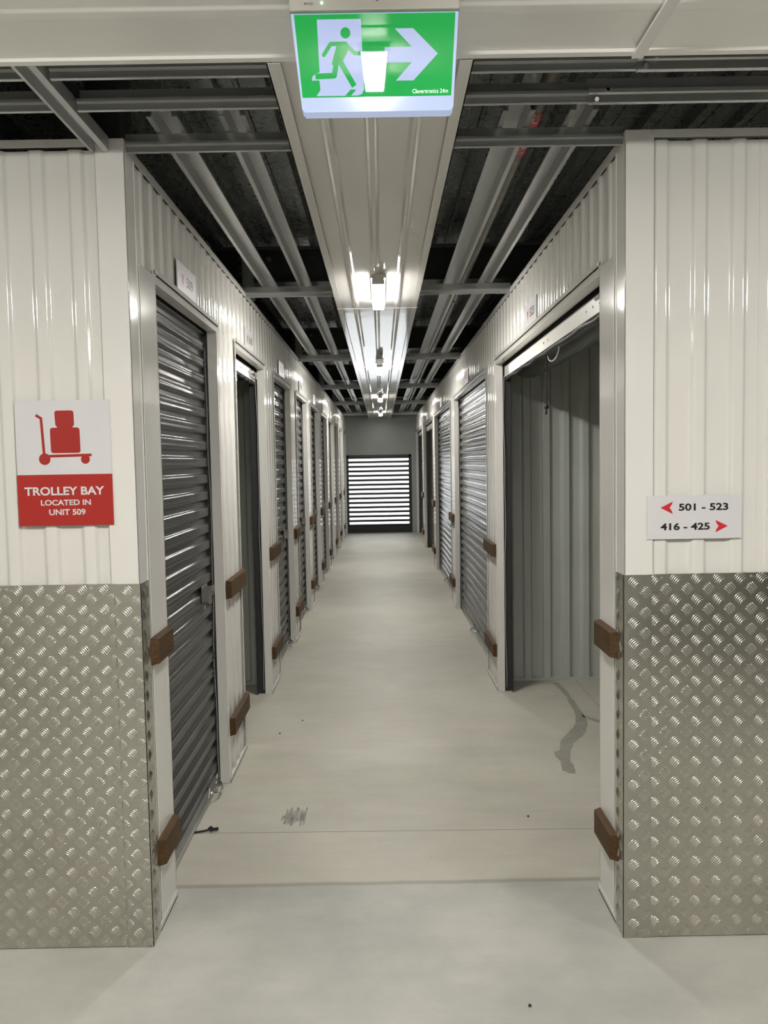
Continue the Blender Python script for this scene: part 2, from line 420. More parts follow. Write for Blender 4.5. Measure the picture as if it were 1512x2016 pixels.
# base channels
for sx, X, starts, wd, nm in ((-1, L, YL, WL, 'left'), (1, R, YR, WR, 'right')):
    b = MB(); prev = D + 0.0
    for s in list(starts) + [YE]:
        if s - prev > 0.03:
            b.box(X - sx * 0.012, X + sx * 0.03, prev, s, 0.0, 0.006); b.box(X - sx * 0.012, X - sx * 0.0095, prev, s, 0, 0.026)
            b.box(X - sx * 0.012, X - sx * 0.002, prev + 0.006, prev + 0.012, 0, 0.034)
        prev = s + wd
    struct(b.build('baseboard_' + nm, 'flash'), 'white steel base channel along the foot of the %s corridor wall' % nm, 'baseboard')

# door surrounds: jambs and head trims
def surrounds(sx, X, starts, wd, nm, num):
    b = MB(); f = X - sx * 0.0075
    for s in starts:
        for a, t in ((s, -1), (s + wd, 1)):
            b.box(f, X + sx * 0.0375, a - t * 0.002, a + t * 0.001, 0.0, ZL + 0.02)       # return
            b.box(f, f + sx * 0.002, a - t * 0.0015, a + t * 0.028, 0.0, ZL + 0.02)       # face leg
            b.box(f + sx*0.0005, f - sx * 0.0018, a + t * 0.022, a + t * 0.028, 0.0, ZL)       # folded edge
        b.box(f - sx * 0.008, X + sx * 0.036, s - 0.012, s + wd + 0.012, ZL - 0.001, ZL + 0.003)
        b.box(f - sx * 0.008, f - sx * 0.0055, s - 0.012, s + wd + 0.012, ZL - 0.001, ZL + 0.022)
        b.box(f - sx * 0.001, X + sx * 0.036, s + 0.003, s + wd - 0.003, ZL - 0.026, ZL)
        for a in (s - 0.006, s + wd + 0.006):
            b.cyl((f - sx*0.008, a, ZL + 0.012), (f - sx * 0.011, a, ZL + 0.012), 0.004, 8)
    struct(b.build('trim_%d' % num, 'flash'), 'white jamb and head flashings around the door openings on the %s' % nm, 'trim')
surrounds(-1, L, YL, WL, 'left', 8)
surrounds(1, R, YR, WR, 'right', 9)

# partitions between the units, and the unit backs
def partition(sx, y, ind, label):
    X = (L if sx < 0 else R); a, c = sorted((X + sx * 0.07, sx * 3.6)); b = MB()
    b.ribbed('x', a, c, 0.02, ZT, y, y + 0.03, -1, phase=(1.02 if sx > 0 else -0.93), seams=0, period=0.137, rib=0.066, depth=0.026)
    b.box(a, c, y - 0.025, y + 0.035, 0.0, 0.022)
    struct(b.build('wall_unit_' + ('left' if sx < 0 else 'right'), 'inner'), label, 'wall')
for k in range(9): partition(-1, YL[k] + WL + 0.255, k, 'grey-green ribbed partition %s' % ('seen inside open unit 510' if k == 1 else 'hidden behind the left doors, number %d from the front' % (k + 1)))
for k in range(4): partition(1, YR[k] + WR + 0.27, k, 'grey-green ribbed partition %s' % ('across the back of open unit 523' if k == 0 else 'hidden behind the right doors, number %d from the front' % (k + 1)))
for sx, nm in ((-1, 'left'), (1, 'right')):
    b = MB(); b.ribbed('y', D + 0.06, YE, 0, ZT, sx * 3.6, sx * 3.64, -sx, phase=3.0, seams=0)
    struct(b.build('wall_back_' + nm, 'inner'), 'grey ribbed back wall of the %s units' % nm, 'wall')
# outer shell
b = MB(); b.box(-5.08, -5, -1.6, 18.1, 0, 3.08); struct(b.build('wall_outer_left', 'endwall'), 'outer wall far left of the building', 'wall')
b = MB(); b.box(5, 5.08, -1.6, 18.1, 0, 3.08); struct(b.build('wall_outer_right', 'endwall'), 'outer wall far right of the building', 'wall')
b = MB(); b.ribbed('x', -5, 5, 0, ZS - 0.001, -1.4, -1.5, 1, phase=0.05, seams=0); struct(b.build('wall_rear', 'white'), 'white ribbed wall across the aisle behind the viewpoint', 'wall')
b = MB(); b.box(-5, 5, -1.6, -1.505, 0, 3.08); struct(b.build('wall_rear_lining', 'endwall'), 'lining behind the aisle wall', 'wall')

# end wall with the shuttered opening
EX0, EX1, EZ1 = -0.758, 0.632, 1.712
b = MB()
b.box(-5, EX0, YE, YE + 0.1, 0, 3.07); b.box(EX1, 5, YE, YE + 0.1, 0, 3.07); b.box(EX0, EX1, YE, YE + 0.1, EZ1, 3.07)
for xx in (-0.404, 0.361):
    b.box(xx - 0.008, xx + 0.008, YE - 0.006, YE, EZ1 + 0.02, ZT)
struct(b.build('wall_end', 'endwall'), 'grey-green panelled wall at the far end of the corridor', 'wall')

t = empty('door_16', ((EX0 + EX1) / 2, YE + 0.03, 0)); struct(t, 'black roller shutter with rows of daylit white slots at the corridor end', 'door')
b = MB(); b.box(EX0 - 0.03, EX0 + 0.028, YE - 0.03, YE + 0.04, 0, EZ1 + 0.02); b.box(EX1 - 0.028, EX1 + 0.03, YE - 0.03, YE + 0.04, 0, EZ1 + 0.02)
b.box(EX0 - 0.03, EX1 + 0.03, YE - 0.03, YE + 0.04, EZ1 - 0.035, EZ1 + 0.02)
b.build('door_frame', 'slat', t)
b = MB(); b.box(EX0, EX1, YE + 0.045, YE + 0.07, 0, 0.16); b.box(EX0, EX1, YE - 0.01, YE + 0.045, 0.0, 0.05); b.build('bottom_rail', 'slat', t)
zs0 = 0.213
for k in range(16):
    z = zs0 - 0.05 + 0.1005 * k
    z1 = z + 0.036 if k < 15 else EZ1 - 0.03
    z0 = z - 0.026 if k else 0.16
    b = MB(); b.prism([(YE + 0.045, z0), (YE + 0.012, z0 + 0.008), (YE + 0.012, z1 - 0.010), (YE + 0.045, z1)], 'x', EX0 + 0.028, EX1 - 0.028)
    b.build('slat', 'slat', t)
for k in range(15):
    z = zs0 + 0.1005 * k
    b = MB(); b.box(EX0 + 0.03, EX1 - 0.03, YE + 0.046, YE + 0.052, z - 0.03, z + 0.04); b.build('daylight_slot', 'day', t)
b = MB(); b.box(EX0, EX1, YE + 0.075, YE + 0.1, 0, EZ1); b.build('backing', 'slat', t)

# ================================================================ SOFFIT STRIP
SX0, SX1 = -0.258, 0.238
js = [1.976, 5.04, 8.09, 11.14, 14.19, YE - 0.02]
words = ['nearest, starting behind the exit sign', 'second from the front, past the first batten light', 'third from the front, past the second batten light', 'fourth from the front', 'farthest, reaching the end wall']
for k in range(5):
    a, c = js[k], js[k + 1]
    t = empty('soffit_panel', ((SX0 + SX1) / 2, (a + c) / 2, ZS)); tag(t, 'white ribbed soffit panel, ' + words[k], 'soffit panel', 'soffit panels along the corridor')
    b = MB(); b.ribbed('sy', SX0 + 0.012, SX1 - 0.012, a + 0.004, c - 0.001, ZS, ZS + 0.02, -1, phase=-0.012, period=0.1245, rib=0.032, depth=0.008, seams=0)
    b.build('panel', 'soffit', t)
    b = MB()
    for x0, s in ((SX0, 1), (SX1, -1)):
        b.box(x0, x0 + s * 0.003, a + 0.0008, c - 0.0008, ZS - 0.011, ZS + 0.062)
        b.box(x0, x0 + s * 0.034, a + 0.0008, c - 0.0008, ZS - 0.011, ZS - 0.009)
    if k: b.box(SX0, SX1, a + 0.001, a + 0.024, ZS - 0.013, ZS - 0.0105)
    b.build('edge_flashing', 'flash', t)

# ================================================================ JOISTS, RAILS
def joist(x0, x1, y, label, sleeve=None):
    """cold-formed joist: lower flange, lip line and recessed web"""
    b = MB(); z = 2.547
    b.prism([(y - 0.003, z), (y + 0.009, z), (y + 0.009, z + 0.003), (y + 0.003, z + 0.004), (y + 0.003, z + 0.020), (y - 0.004, z + 0.024), (y - 0.004, z + 0.027),
             (y + 0.024, z + 0.029), (y + 0.024, z + 0.061), (y + 0.055, z + 0.061), (y + 0.055, z + 0.064), (y + 0.020, z + 0.064), (y + 0.020, z + 0.031), (y - 0.008, z + 0.030), (y - 0.008, z + 0.022), (y, z + 0.018), (y, z + 0.005), (y - 0.003, z + 0.003)], 'x', x0, x1)
    o = b.build('ceiling_joist', 'beam'); tag(o, label, 'joist', 'joists across the corridor')
    return o
rows = [(2.085, 'first row, just behind the aisle soffit edge'), (2.268, 'second row, behind the exit sign'), (2.568, 'third row, level with the front walls'),
        (4.775, 'fourth row, before the first batten light'), (7.78, 'fifth row, before the second batten light'), (10.76, 'sixth row down the corridor'), (13.7, 'seventh row down the corridor'), (16.75, 'last row, just before the end wall')]
for i, (y, wd) in enumerate(rows):
    if i < 2:
        joist(-5.0, -0.885, y, 'grey steel joist far left, %s' % wd); joist(-0.815, SX0 - 0.004, y, 'grey steel joist left of the soffit, %s' % wd)
        joist(SX1 + 0.004, 0.72 if i else 0.66, y, 'grey steel joist right of the soffit, %s' % wd)
        b = MB(); xs = 0.585 if i else 0.66; z = 2.547
        b.prism([(y - 0.009, z - 0.004), (y + 0.006, z - 0.004), (y + 0.006, z - 0.001), (y - 0.001, z - 0.001), (y - 0.001, z + 0.019), (y - 0.005, z + 0.024), (y - 0.005, z + 0.030), (y + 0.012, z + 0.033), (y + 0.012, z + 0.062), (y + 0.055, z + 0.062), (y + 0.055, z + 0.067), (y + 0.008, z + 0.067), (y + 0.008, z + 0.036), (y - 0.010, z + 0.033), (y - 0.010, z + 0.022), (y - 0.006, z + 0.018)], 'x', xs, 5.0)
        t = b.build('ceiling_joist', 'beam'); tag(t, 'grey sleeve joist far right, %s' % wd, 'joist', 'joists across the corridor')
        s = MB(); s.cyl((xs + 0.02, y - 0.006, z + 0.006), (xs + 0.02, y - 0.016, z + 0.002), 0.006, 8); s.build('screw', 'chrome', t)
        s = MB(); s.cyl((xs + 0.05, y - 0.008, z + 0.027), (xs + 0.05, y - 0.018, z + 0.027), 0.005, 8); s.build('screw', 'chrome', t)
    else:
        joist(L + 0.0, SX0 - 0.004, y, 'grey steel joist left of the soffit, %s' % wd)
        joist(SX1 + 0.004, R - 0.0, y, 'grey steel joist right of the soffit, %s' % wd)

def hat_rail(xa, xb, label):
    z = 2.613; c = (xa + xb) / 2; h = (xb - xa) / 2; fl_ = 0.016
    pts = [(-h, z), (-h + fl_, z), (-h + fl_ + 0.006, z + 0.040), (h - fl_ - 0.006, z + 0.040), (h - fl_, z), (h, z),
           (h, z + 0.003), (h - fl_ + 0.003, z + 0.003), (h - fl_ - 0.003, z + 0.044), (-h + fl_ + 0.003, z + 0.044), (-h + fl_ - 0.003, z + 0.003), (-h, z + 0.003)]
    b = MB(); b.prism([(c + u, v) for u, v in pts], 'y', 2.47, YE - 0.03)
    tag(b.build('furring_rail', 'beam'), label, 'rail', 'long furring rails over the corridor')
hat_rail(-0.685, -0.592, 'long grey hat-section rail nearest the left wall, above the joists')
hat_rail(-0.468, -0.388, 'long grey hat-section rail between the left outer rail and the soffit')
hat_rail(0.382, 0.480, 'long grey hat-section rail between the soffit and the fire pipe')
hat_rail(0.585, 0.668, 'long grey hat-section rail nearest the right wall, above the joists')

# short channel from aisle soffit to the left front wall
b = MB(); xa, xb = -0.882, -0.822; z = 2.585
b.prism([(xa, z - 0.04), (xa + 0.014, z - 0.046), (xa + 0.016, z - 0.018), (xb - 0.016, z - 0.018), (xb - 0.014, z - 0.046), (xb, z - 0.04), (xb, z - 0.0), (xa, z - 0.0)], 'y', 1.978, 2.541)
tag(b.build('channel_brace', 'beam'), 'short grey channel running back from the aisle soffit to the left front wall', 'brace')

# steel I-beams, bolts
for k, y in enumerate((5.12, 8.17, 11.22, 14.27)):
    t = empty('steel_beam', (0, y + 0.06, 2.71)); tag(t, 'dark bolted steel I-beam across the corridor under the deck, ' + ('nearest', 'second', 'third', 'farthest')[k], 'beam', 'steel beams under the deck')
    b = MB(); z0, z1 = 2.71, ZD - 0.001
    b.box(-3.55, 3.55, y, y + 0.12, z0, z0 + 0.011); b.box(-3.55, 3.55, y, y + 0.12, z1 - 0.011, z1); b.box(-3.55, 3.55, y + 0.055, y + 0.064, z0 + 0.011, z1 - 0.011)
    b.build('girder', 'ibeam', t)
    b = MB(); b.box(-3.55, 3.55, y - 0.006, y + 0.0, z1 - 0.02, z1 - 0.001); b.build('edge_angle', 'beamdk', t)
    for bx, bz in ((-0.868, 2.867), (-0.868, 2.82), (-0.868, 2.773), (-0.69, 2.866)):
        b = MB(); b.cyl((bx, y + 0.056, bz), (bx, y + 0.050, bz), 0.017, 14); b.cyl((bx, y + 0.050, bz), (bx, y + 0.040, bz), 0.011, 6); b.cyl((bx, y + 0.04, bz), (bx, y + 0.026, bz), 0.006, 8)
        b.build('bolt', 'railgrey', t)
    s = MB(); s.box(-0.835, -0.765, y - 0.11, y - 0.108, ZT, 2.90); s.box(-0.835, -0.8325, y - 0.11, y - 0.075, ZT, 2.90); s.box(-0.7675, -0.765, y - 0.11, y - 0.075, ZT, 2.90)
    tag(s.build('wall_stud', 'beam'), 'grey steel stud standing on the left wall top in front of the %s dark beam' % ('nearest', 'second', 'third', 'farthest')[k], 'stud', 'studs above the left wall')
b = MB(); cx0, cx1, cy0, cy1 = -0.940, -0.822, 2.66, 2.78
b.box(cx0, cx0 + 0.009, cy0, cy1, 0, ZD - 0.001); b.box(cx1 - 0.009, cx1, cy0, cy1, 0, ZD - 0.001); b.box(cx0, cx1, cy0 + 0.055, cy0 + 0.063, 0, ZD - 0.001)
tag(b.build('steel_column', 'ibeam'), 'dark steel column rising behind the top of the left front wall', 'column')

# fire pipe with red band
t = empty('fire_pipe', (0.525, 9, 2.668)); tag(t, 'galvanised fire service pipe with a red lettered band, running above the right rails', 'pipe')
b = MB(); b.tube([(0.504, 0.5, 2.683), (0.5155, 2.8, 2.683), (0.552, YE - 0.1, 2.683)], 0.025, 16); b.build('pipe_run', 'pipe', t)
b = MB(); b.tube([(0.5148, 2.60, 2.683), (0.5160, 2.96, 2.683)], 0.0258, 20); bd = b.build('red_band', 'redband', t)
def on_pipe(u, v, l):
    y = 2.77 + u; a = v / 0.0264; cx = 0.5155
    return (cx - 0.0264 * math.sin(a), y, 2.683 - 0.0264 * math.cos(a))
text('lettering', 'FIRE SERVICE', 0.33, 0.026, lambda u, v, l: on_pipe(-u, -v, l), 'signwhite', bd, bold=0.01)
for y in (5.6, 8.7, 11.8):
    b = MB(); cxp = 0.5135 + (y - 2.8) * 0.00256
    b.tube([(cxp + 0.029 * math.cos(a * math.pi / 8), y, 2.683 + 0.029 * math.sin(a * math.pi / 8)) for a in range(17)], 0.004, 6)
    b.cyl((cxp, y, 2.714), (cxp, y, ZD), 0.004, 6); b.build('pipe_hanger', 'beam', t)

# ================================================================ BATTEN LIGHTS
def batten(y0, y1, label, x=0.0, along='y', box=False):
    dm = 'diffuser' if y0 > 2 else ('diffuser2' if along == 'y' else 'diffuser3')
    t = empty('batten_light', (x, (y0 + y1) / 2 if along == 'y' else y0, ZS - 0.05))
    tag(t, label, 'light', 'batten lights on the soffit')
    zc = ZS - (0.0145 if box else 0.0085)
    def P(bd, u0, u1, w0, z0, z1, w1=None):
        w1 = w1 or w0
        if along == 'y': bd.prism([(x - w0, z1), (x - w1, z0), (x + w1, z0), (x + w0, z1)], 'y', u0, u1)
        else: bd.prism([(y0 - w0, z1), (y0 - w1, z0), (y0 + w1, z0), (y0 + w0, z1)], 'x', u0, u1)
    u0, u1 = (y0, y1) if along == 'y' else (x - 0.33, x + 0.33)
    b = MB(); P(b, u0 - 0.002, u1 + 0.004, 0.038, zc - 0.016, zc); b.build('lamp_base', 'lampbase', t, bevel=0.002)
    b = MB(); P(b, u0 - 0.012, u0 + 0.004, 0.029, zc - 0.048, zc, 0.033); b.build('end_cap', 'lampbase', t, bevel=0.003)
    b = MB(); P(b, u0 + 0.004, u1, 0.037, zc - 0.050, zc - 0.0155, 0.031)
    b.mi = [0 if abs(b.v[f[0]][2] - (zc - 0.050)) + abs(b.v[f[1]][2] - (zc - 0.050)) + abs(b.v[f[2]][2] - (zc - 0.050)) < 1e-6 else 1 for f in b.f]
    b.build('diffuser', [dm, 'dside' if y0 > 2 else 'dside2'], t)
    if box:
        b = MB(); P(b, u0 - 0.52, u0 - 0.013, 0.031, zc - 0.038, zc); b.build('battery_box', 'lampbase', t, bevel=0.003)
    return t
batten(4.17, 4.84, 'lit batten light on the corridor soffit, nearest of the four in the photo')
batten(7.70, 8.40, 'lit batten light with a grey box on its near end, second down the corridor', box=True)
batten(11.50, 12.20, 'lit batten light third down the corridor')
batten(15.15, 15.85, 'lit batten light closest to the end shutter')
batten(0.35, 1.04, 'lit batten light on the aisle soffit, mirrored in the exit sign face')
batten(0.75, 0.75, 'lit batten light on the aisle soffit to the left, out of frame', x=-2.8, along='x')
batten(0.75, 0.75, 'lit batten light on the aisle soffit to the right, out of frame', x=2.6, along='x')

# ================================================================ ROLLER DOORS
def curtain_mesh(sx, x, y0, y1, z0, z1, per=0.0785):
    """corrugated curtain; crown towards the corridor, thin closed sheet"""
    vs = []; fs = []; amp = 0.013
    n = int(round((z1 - z0) / per * 16)); prof = []
    for i in range(n + 1):
        z = z0 + (z1 - z0) * i / n; ph = ((z - z0) / per) % 1.0
        e = lambda a, b: (lambda q: q*q*(3-2*q))(min(1, max(0, (ph - a) / (b - a))))
        d = e(0.05, 0.17) * (1 - e(0.62, 0.74))
        d += -0.16 * math.exp(-((ph - 0.40) / 0.035) ** 2)
        prof.append((x - sx * amp * d, z))
    m = len(prof)
    b = MB()
    vs = [(px, y0, z) for px, z in prof] + [(px, y1, z) for px, z in prof]
    b.add(vs, [(i, i+1, m+i+1, m+i) for i in range(m - 1)], True)
    bk = [(px + sx * 0.002, y0, z) for px, z in prof] + [(px + sx * 0.002, y1, z) for px, z in prof]
    b.add(bk, [(i+1, i, m+i, m+i+1) for i in range(m - 1)], True)
    o = len(b.v); 
    return b
def ring_curve(c, sx, w, out, z, drop=0.0, n=12):
    return [(c[0] - sx * out * math.sin(math.pi * i / n), c[1] - w/2 * math.cos(math.pi * i / n), z - drop * math.sin(math.pi * i / n)) for i in range(n + 1)]

def guides(t, sx, X, s, wd):
    for a, q in ((s, 1), (s + wd, -1)):
        b = MB(); b.box(X + sx * 0.040, X + sx * 0.085, a - q * 0.010, a - q * 0.004, 0, ZL + 0.14); b.box(X + sx * 0.040, X + sx * 0.043, a - q*0.01, a + q * 0.004, 0, ZL - 0.03)
        b.box(X + sx * 0.085, X + sx * 0.088, a - q * 0.01, a + q * 0.03, 0, ZL + 0.1)
        b.build('guide_track', 'dark', t)
        random.seed(int(a * 100)); ph = random.random() * 6
        b = MB(); b.tube([(X + sx * (0.046 + 0.003 * math.sin(z * 5 + ph) + 0.002 * math.sin(z * 13)), a + q * (0.006), 0.03 + z) for z in [i * 0.1 for i in range(22)]], 0.0028, 5)
        b.build('brush_seal', 'seal', t)

def latch(t, sx, cx, y, z):
    b = MB()
    b.box(cx, cx - sx * 0.006, y - 0.05, y + 0.06, z - 0.045, z + 0.045)
    b.prism([(y - 0.055, z - 0.03), (y - 0.035, z - 0.043), (y + 0.01, z - 0.043), (y + 0.02, z + 0.028), (y + 0.005, z + 0.04), (y - 0.05, z + 0.032)], 'x', cx - sx * 0.006, cx - sx * 0.036)
    la = b.build('latch', 'zinc', t, bevel=0.003)
    b = MB(); b.box(cx - sx * 0.008, cx - sx * 0.018, y + 0.02, y + 0.155, z - 0.02, z + 0.022); b.cyl((cx - sx * 0.006, y + 0.11, z), (cx - sx * 0.026, y + 0.11, z), 0.012, 12)
    b.build('bolt', 'zinc', la, bevel=0.002)
    b = MB(); b.box(cx - sx * 0.018, cx - sx * 0.024, y + 0.03, y + 0.055, z - 0.014, z + 0.016); b.cyl((cx - sx*0.01, y - 0.03, z - 0.045), (cx - sx*0.01, y - 0.03, z - 0.066), 0.0045, 8)
    b.build('keeper', 'alu', la)

def closed_door(sx, s, wd, num, label, cord=False):
    X = L if sx < 0 else R; cx = X + sx * 0.062
    t = empty('door_%d' % num, (cx, s + wd / 2, 0)); struct(t, label, 'roller door')
    cm = curtain_mesh(sx, cx, s + 0.002, s + wd - 0.004, 0.062, ZL - 0.01); cm.build('curtain', 'curtain', t, fix=False)
    b = MB(); b.box(cx + sx * 0.004, cx - sx * 0.012, s + 0.003, s + wd - 0.003, 0.016, 0.064); rl = b.build('bottom_rail', 'railgrey', t)
    b = MB(); b.box(cx + sx * 0.004, cx - sx * 0.022, s + 0.003, s + wd - 0.003, 0.012, 0.0165); b.build('rail_lip', 'alu', rl)
    b = MB(); b.box(cx + sx * 0.002, cx - sx * 0.010, s + 0.004, s + wd - 0.004, 0.0, 0.0125); b.build('weather_strip', 'rubber', t)
    guides(t, sx, X, s, wd)
    if sx < 0: hy, ly = s + wd - 0.14, s + wd - 0.19
    else: hy, ly = s + wd / 2, s + 0.19
    if sx < 0: latch(t, sx, cx - sx * 0.012, ly + 0.0, 0.975)
    b = MB(); b.tube([(cx - sx*0.012, hy - 0.085, 0.04)] + ring_curve((cx - sx * 0.016, hy), sx, 0.16, 0.045, 0.045, 0.012) + [(cx - sx*0.012, hy + 0.085, 0.04)], 0.0052, 8)
    b.cyl((cx - sx*0.012, hy - 0.085, 0.024), (cx - sx*0.018, hy - 0.085, 0.072), 0.007, 8); b.cyl((cx - sx*0.012, hy + 0.085, 0.024), (cx - sx*0.018, hy + 0.085, 0.072), 0.007, 8)
    b.build('pull_handle', 'chrome', t)
    return t

def open_door(sx, s, wd, num, label):
    X = L if sx < 0 else R; cx = X + sx * 0.062
    t = empty('door_%d' % num, (cx, s + wd / 2, 2.1)); struct(t, label, 'roller door')
    b = MB(); b.box(cx, cx + sx * 0.006, s + 0.004, s + wd - 0.004, 2.175, ZL + 0.05); b.build('curtain', 'curtain', t)
    b = MB(); b.tube([(cx + sx * 0.155, s + 0.003, 2.262), (cx + sx * 0.155, s + wd - 0.003, 2.262)], 0.15, 28); b.build('curtain_roll', 'curtain', t)
    b = MB(); b.box(cx + sx * 0.004, cx - sx * 0.012, s + 0.006, s + wd - 0.006, 2.120, 2.192)
    rl = b.build('bottom_rail', 'creamrail', t, bevel=0.002)
    for yy in (s + wd*0.45, s + wd * 0.49, s + wd * 0.12, s + wd*0.16):
        b = MB(); b.cyl((cx - sx*0.012, yy, 2.156), (cx - sx*0.0135, yy, 2.156), 0.0055, 8); b.build('rivet', 'dark', rl)
    b = MB(); n = 40
    b.tube([(cx - sx * (0.002 + 0.003*math.sin(i*1.1)), s + 0.006 + (wd - 0.012) * i / n, 2.110 + 0.004 * math.sin(i * 0.9)) for i in range(n + 1)], 0.0105, 8); b.build('weather_strip', 'rubber', t)
    guides(t, sx, X, s, wd)
    c0 = s + wd * 0.45 if wd > 2 else s + 0.36
    b = MB(); b.tube([(cx + sx * 0.012, c0 - 0.13, 2.11)] + [(cx + sx * 0.014, c0 - 0.13 * math.cos(math.pi * i / 10), 2.105 - 0.05 * math.sin(math.pi * i / 10)) for i in range(11)] + [(cx + sx * 0.012, c0 + 0.13, 2.11)], 0.0042, 6)
    b.build('pull_handle', 'alu', t)
    y = 4.18 if wd > 2 else s + 0.33
    b = MB(); b.tube([(cx + sx * 0.020, y, 2.11), (cx + sx * 0.020, y + 0.004, 1.98), (cx + sx * 0.020, y, 1.852)], 0.0032, 6); b.ball((cx + sx * 0.02, y, 1.842), 0.012); b.tube([(cx + sx*0.02, y, 1.835), (cx + sx*0.018, y + 0.006, 1.805)], [0.004, 0.006], 6)
    b.build('pull_cord', 'cord', t)
    e = s + wd - 0.13 if sx < 0 else s + 0.10
    b = MB(); b.box(cx - sx*0.012, cx - sx*0.02, e - 0.07, e + 0.06, 2.135, 2.185); b.cyl((cx - sx*0.03, e - 0.09, 2.165), (cx - sx*0.03, e + 0.09, 2.165), 0.009, 10); b.tube([(cx - sx*0.03, e - 0.02, 2.165), (cx - sx*0.045, e - 0.02, 2.125)], 0.006, 8)
    b.build('latch', 'chrome', t, bevel=0.001)
    return t
nums = {}
names_l = ['509', '510', '511', '512', '513', '514', '515', '516', '517', '518']
ordn = ['first', 'second', 'third', 'fourth', 'fifth', 'sixth', 'seventh', 'eighth', 'ninth', 'tenth']
for k, s in enumerate(YL):
    wd = WL
    if k == 1: open_door(-1, s, wd, 2, 'rolled-up dark roller door of open unit 510, second on the left')
    else: closed_door(-1, s, wd, k + 1, 'closed dark grey ribbed roller door, %s on the left%s' % (ordn[k], ', unit 509' if k == 0 else ''))
for k, s in enumerate(YR):
    if k in (0, 3, 4): open_door(1, s, WR, 11 + k, 'rolled-up roller door with a cream bottom rail over the %s opening on the right%s' % (ordn[k], ', unit 523' if k == 0 else ''))
    else: closed_door(1, s, WR, 11 + k, 'closed wide dark grey roller door in the %s opening on the right' % ordn[k])
# black cord lying out under the first door
b = MB(); b.tube([(-0.86, 3.335, 0.006), (-0.83, 3.345, 0.006), (-0.79, 3.358, 0.006), (-0.765, 3.368, 0.008)], 0.0042, 6)
b.tube([(-0.772, 3.366, 0.008), (-0.762, 3.374, 0.015), (-0.750, 3.364, 0.012), (-0.760, 3.356, 0.008)], 0.0065, 6); b.tube([(-0.755, 3.366, 0.008), (-0.730, 3.370, 0.010)], [0.005, 0.0075], 6)
tag(b.build('knotted_cord', 'cord'), 'short black knotted cord poking out under the first left door onto the floor', 'cord')

# ================================================================ NUMBER PLATES
def chevron(c, w_, h_, ang):
    pts = [(0, -1), (0.5, 0.93), (0.36, 0.72), (0.2, 0.56), (0, 0.46), (-0.2, 0.56), (-0.36, 0.72), (-0.5, 0.93)]
    ca, sa = math.cos(ang), math.sin(ang)
    return [(c[0] + (u*ca - v*sa*0.5) * w_, c[1] + (u*sa + v*ca*0.5) * h_) for u, v in pts]
def number_plate(sx, y0, y1, zc, num, label):
    X = L if sx < 0 else R; f = X - sx * 0.0045; yc = (y0 + y1) / 2; hz = 0.060
    t = empty('number_plate', (f, yc, zc - hz)); tag(t, label, 'sign', 'unit number plates over the doors')
    b = MB(); b.box(f, f - sx * 0.0045, y0, y1, zc - hz, zc + hz); b.build('plate', 'signwhite', t)
    b = MB(); b.box(f - sx*0.0001, f + sx*0.0016, y0 - 0.001, y1 + 0.001, zc - hz - 0.001, zc + hz + 0.001); b.build('plate_edge', 'signback', t)
    # reading direction: on the left wall text runs towards +y, on the right wall towards -y
    q = 1 if sx < 0 else -1
    fn = lambda u, v, l=1: (f - sx * 0.0052, yc + q * u, zc + v)
    b = MB(); pl = chevron((-0.072, 0.0), 0.05, 0.062, 0)
    b.add([fn(u, v) for u, v in pl], [tuple(range(len(pl)))]); 
    b.build('arrow', 'arrowred', t, fix=False)
    text('lettering', num, 0.108, 0.043, lambda u, v, l: fn(u + 0.042, v), 'ink', t, bold=0.015)
for k, s in enumerate(YL):
    number_plate(-1, s + 0.312, s + 0.312 + 0.31, 2.312, names_l[k], 'white plate with red arrow and %s over the %s door on the left' % (names_l[k] if k < 2 else 'a unit number', ordn[k]))
for k, s in enumerate(YR):
    number_plate(1, s + 1.135, s + 1.135 + 0.305, 2.316, str(523 - k), 'white plate with red arrow and %s over the %s opening on the right' % (str(523) if k == 0 else 'a unit number', ordn[k]))

# ================================================================ TIMBER BUFFERS
def buffer(sx, y0, y1, zc, label, grp):
    X = L if sx < 0 else R; f = X - sx * 0.0095
    c = 0.012; o = f - sx * 0.026; h = 0.0455
    b = MB()
    b.add([(f, y0, zc-h), (f, y1, zc-h), (f, y1, zc+h), (f, y0, zc+h), (o, y0 + c, zc-h+0.004), (o, y1 - c, zc-h+0.004), (o, y1 - c, zc+h-0.004), (o, y0 + c, zc+h-0.004)],
          [(0,1,2,3), (4,7,6,5), (0,4,5,1), (1,5,6,2), (2,6,7,3), (3,7,4,0)])
    tag(b.build('timber_buffer', 'wood', bevel=0.0015), label, 'buffer', grp)
for zc, hh in ((0.957, 'upper'), (0.270, 'lower')):
    buffer(-1, D + 0.075, YL[0] - 0.012, zc, '%s brown timber buffer block beside the left tread plate corner' % hh, 'timber buffers on the left wall')
    buffer(1, D + 0.05, YR[0] - 0.012, zc, '%s brown timber buffer block beside the right tread plate corner' % hh, 'timber buffers on the right wall')
    for k in range(9):
        buffer(-1, YL[k] + WL + 0.035, YL[k + 1] - 0.015, zc, '%s brown timber buffer on the left pier between the %s and %s doors' % (hh, ordn[k], ordn[k + 1]), 'timber buffers on the left wall')
    for k in range(4):
        buffer(1, YR[k] + WR + 0.04, YR[k + 1] - 0.01, zc, '%s brown timber buffer on the right pier between the %s and %s openings' % (hh, ordn[k], ordn[k + 1]), 'timber buffers on the right wall')

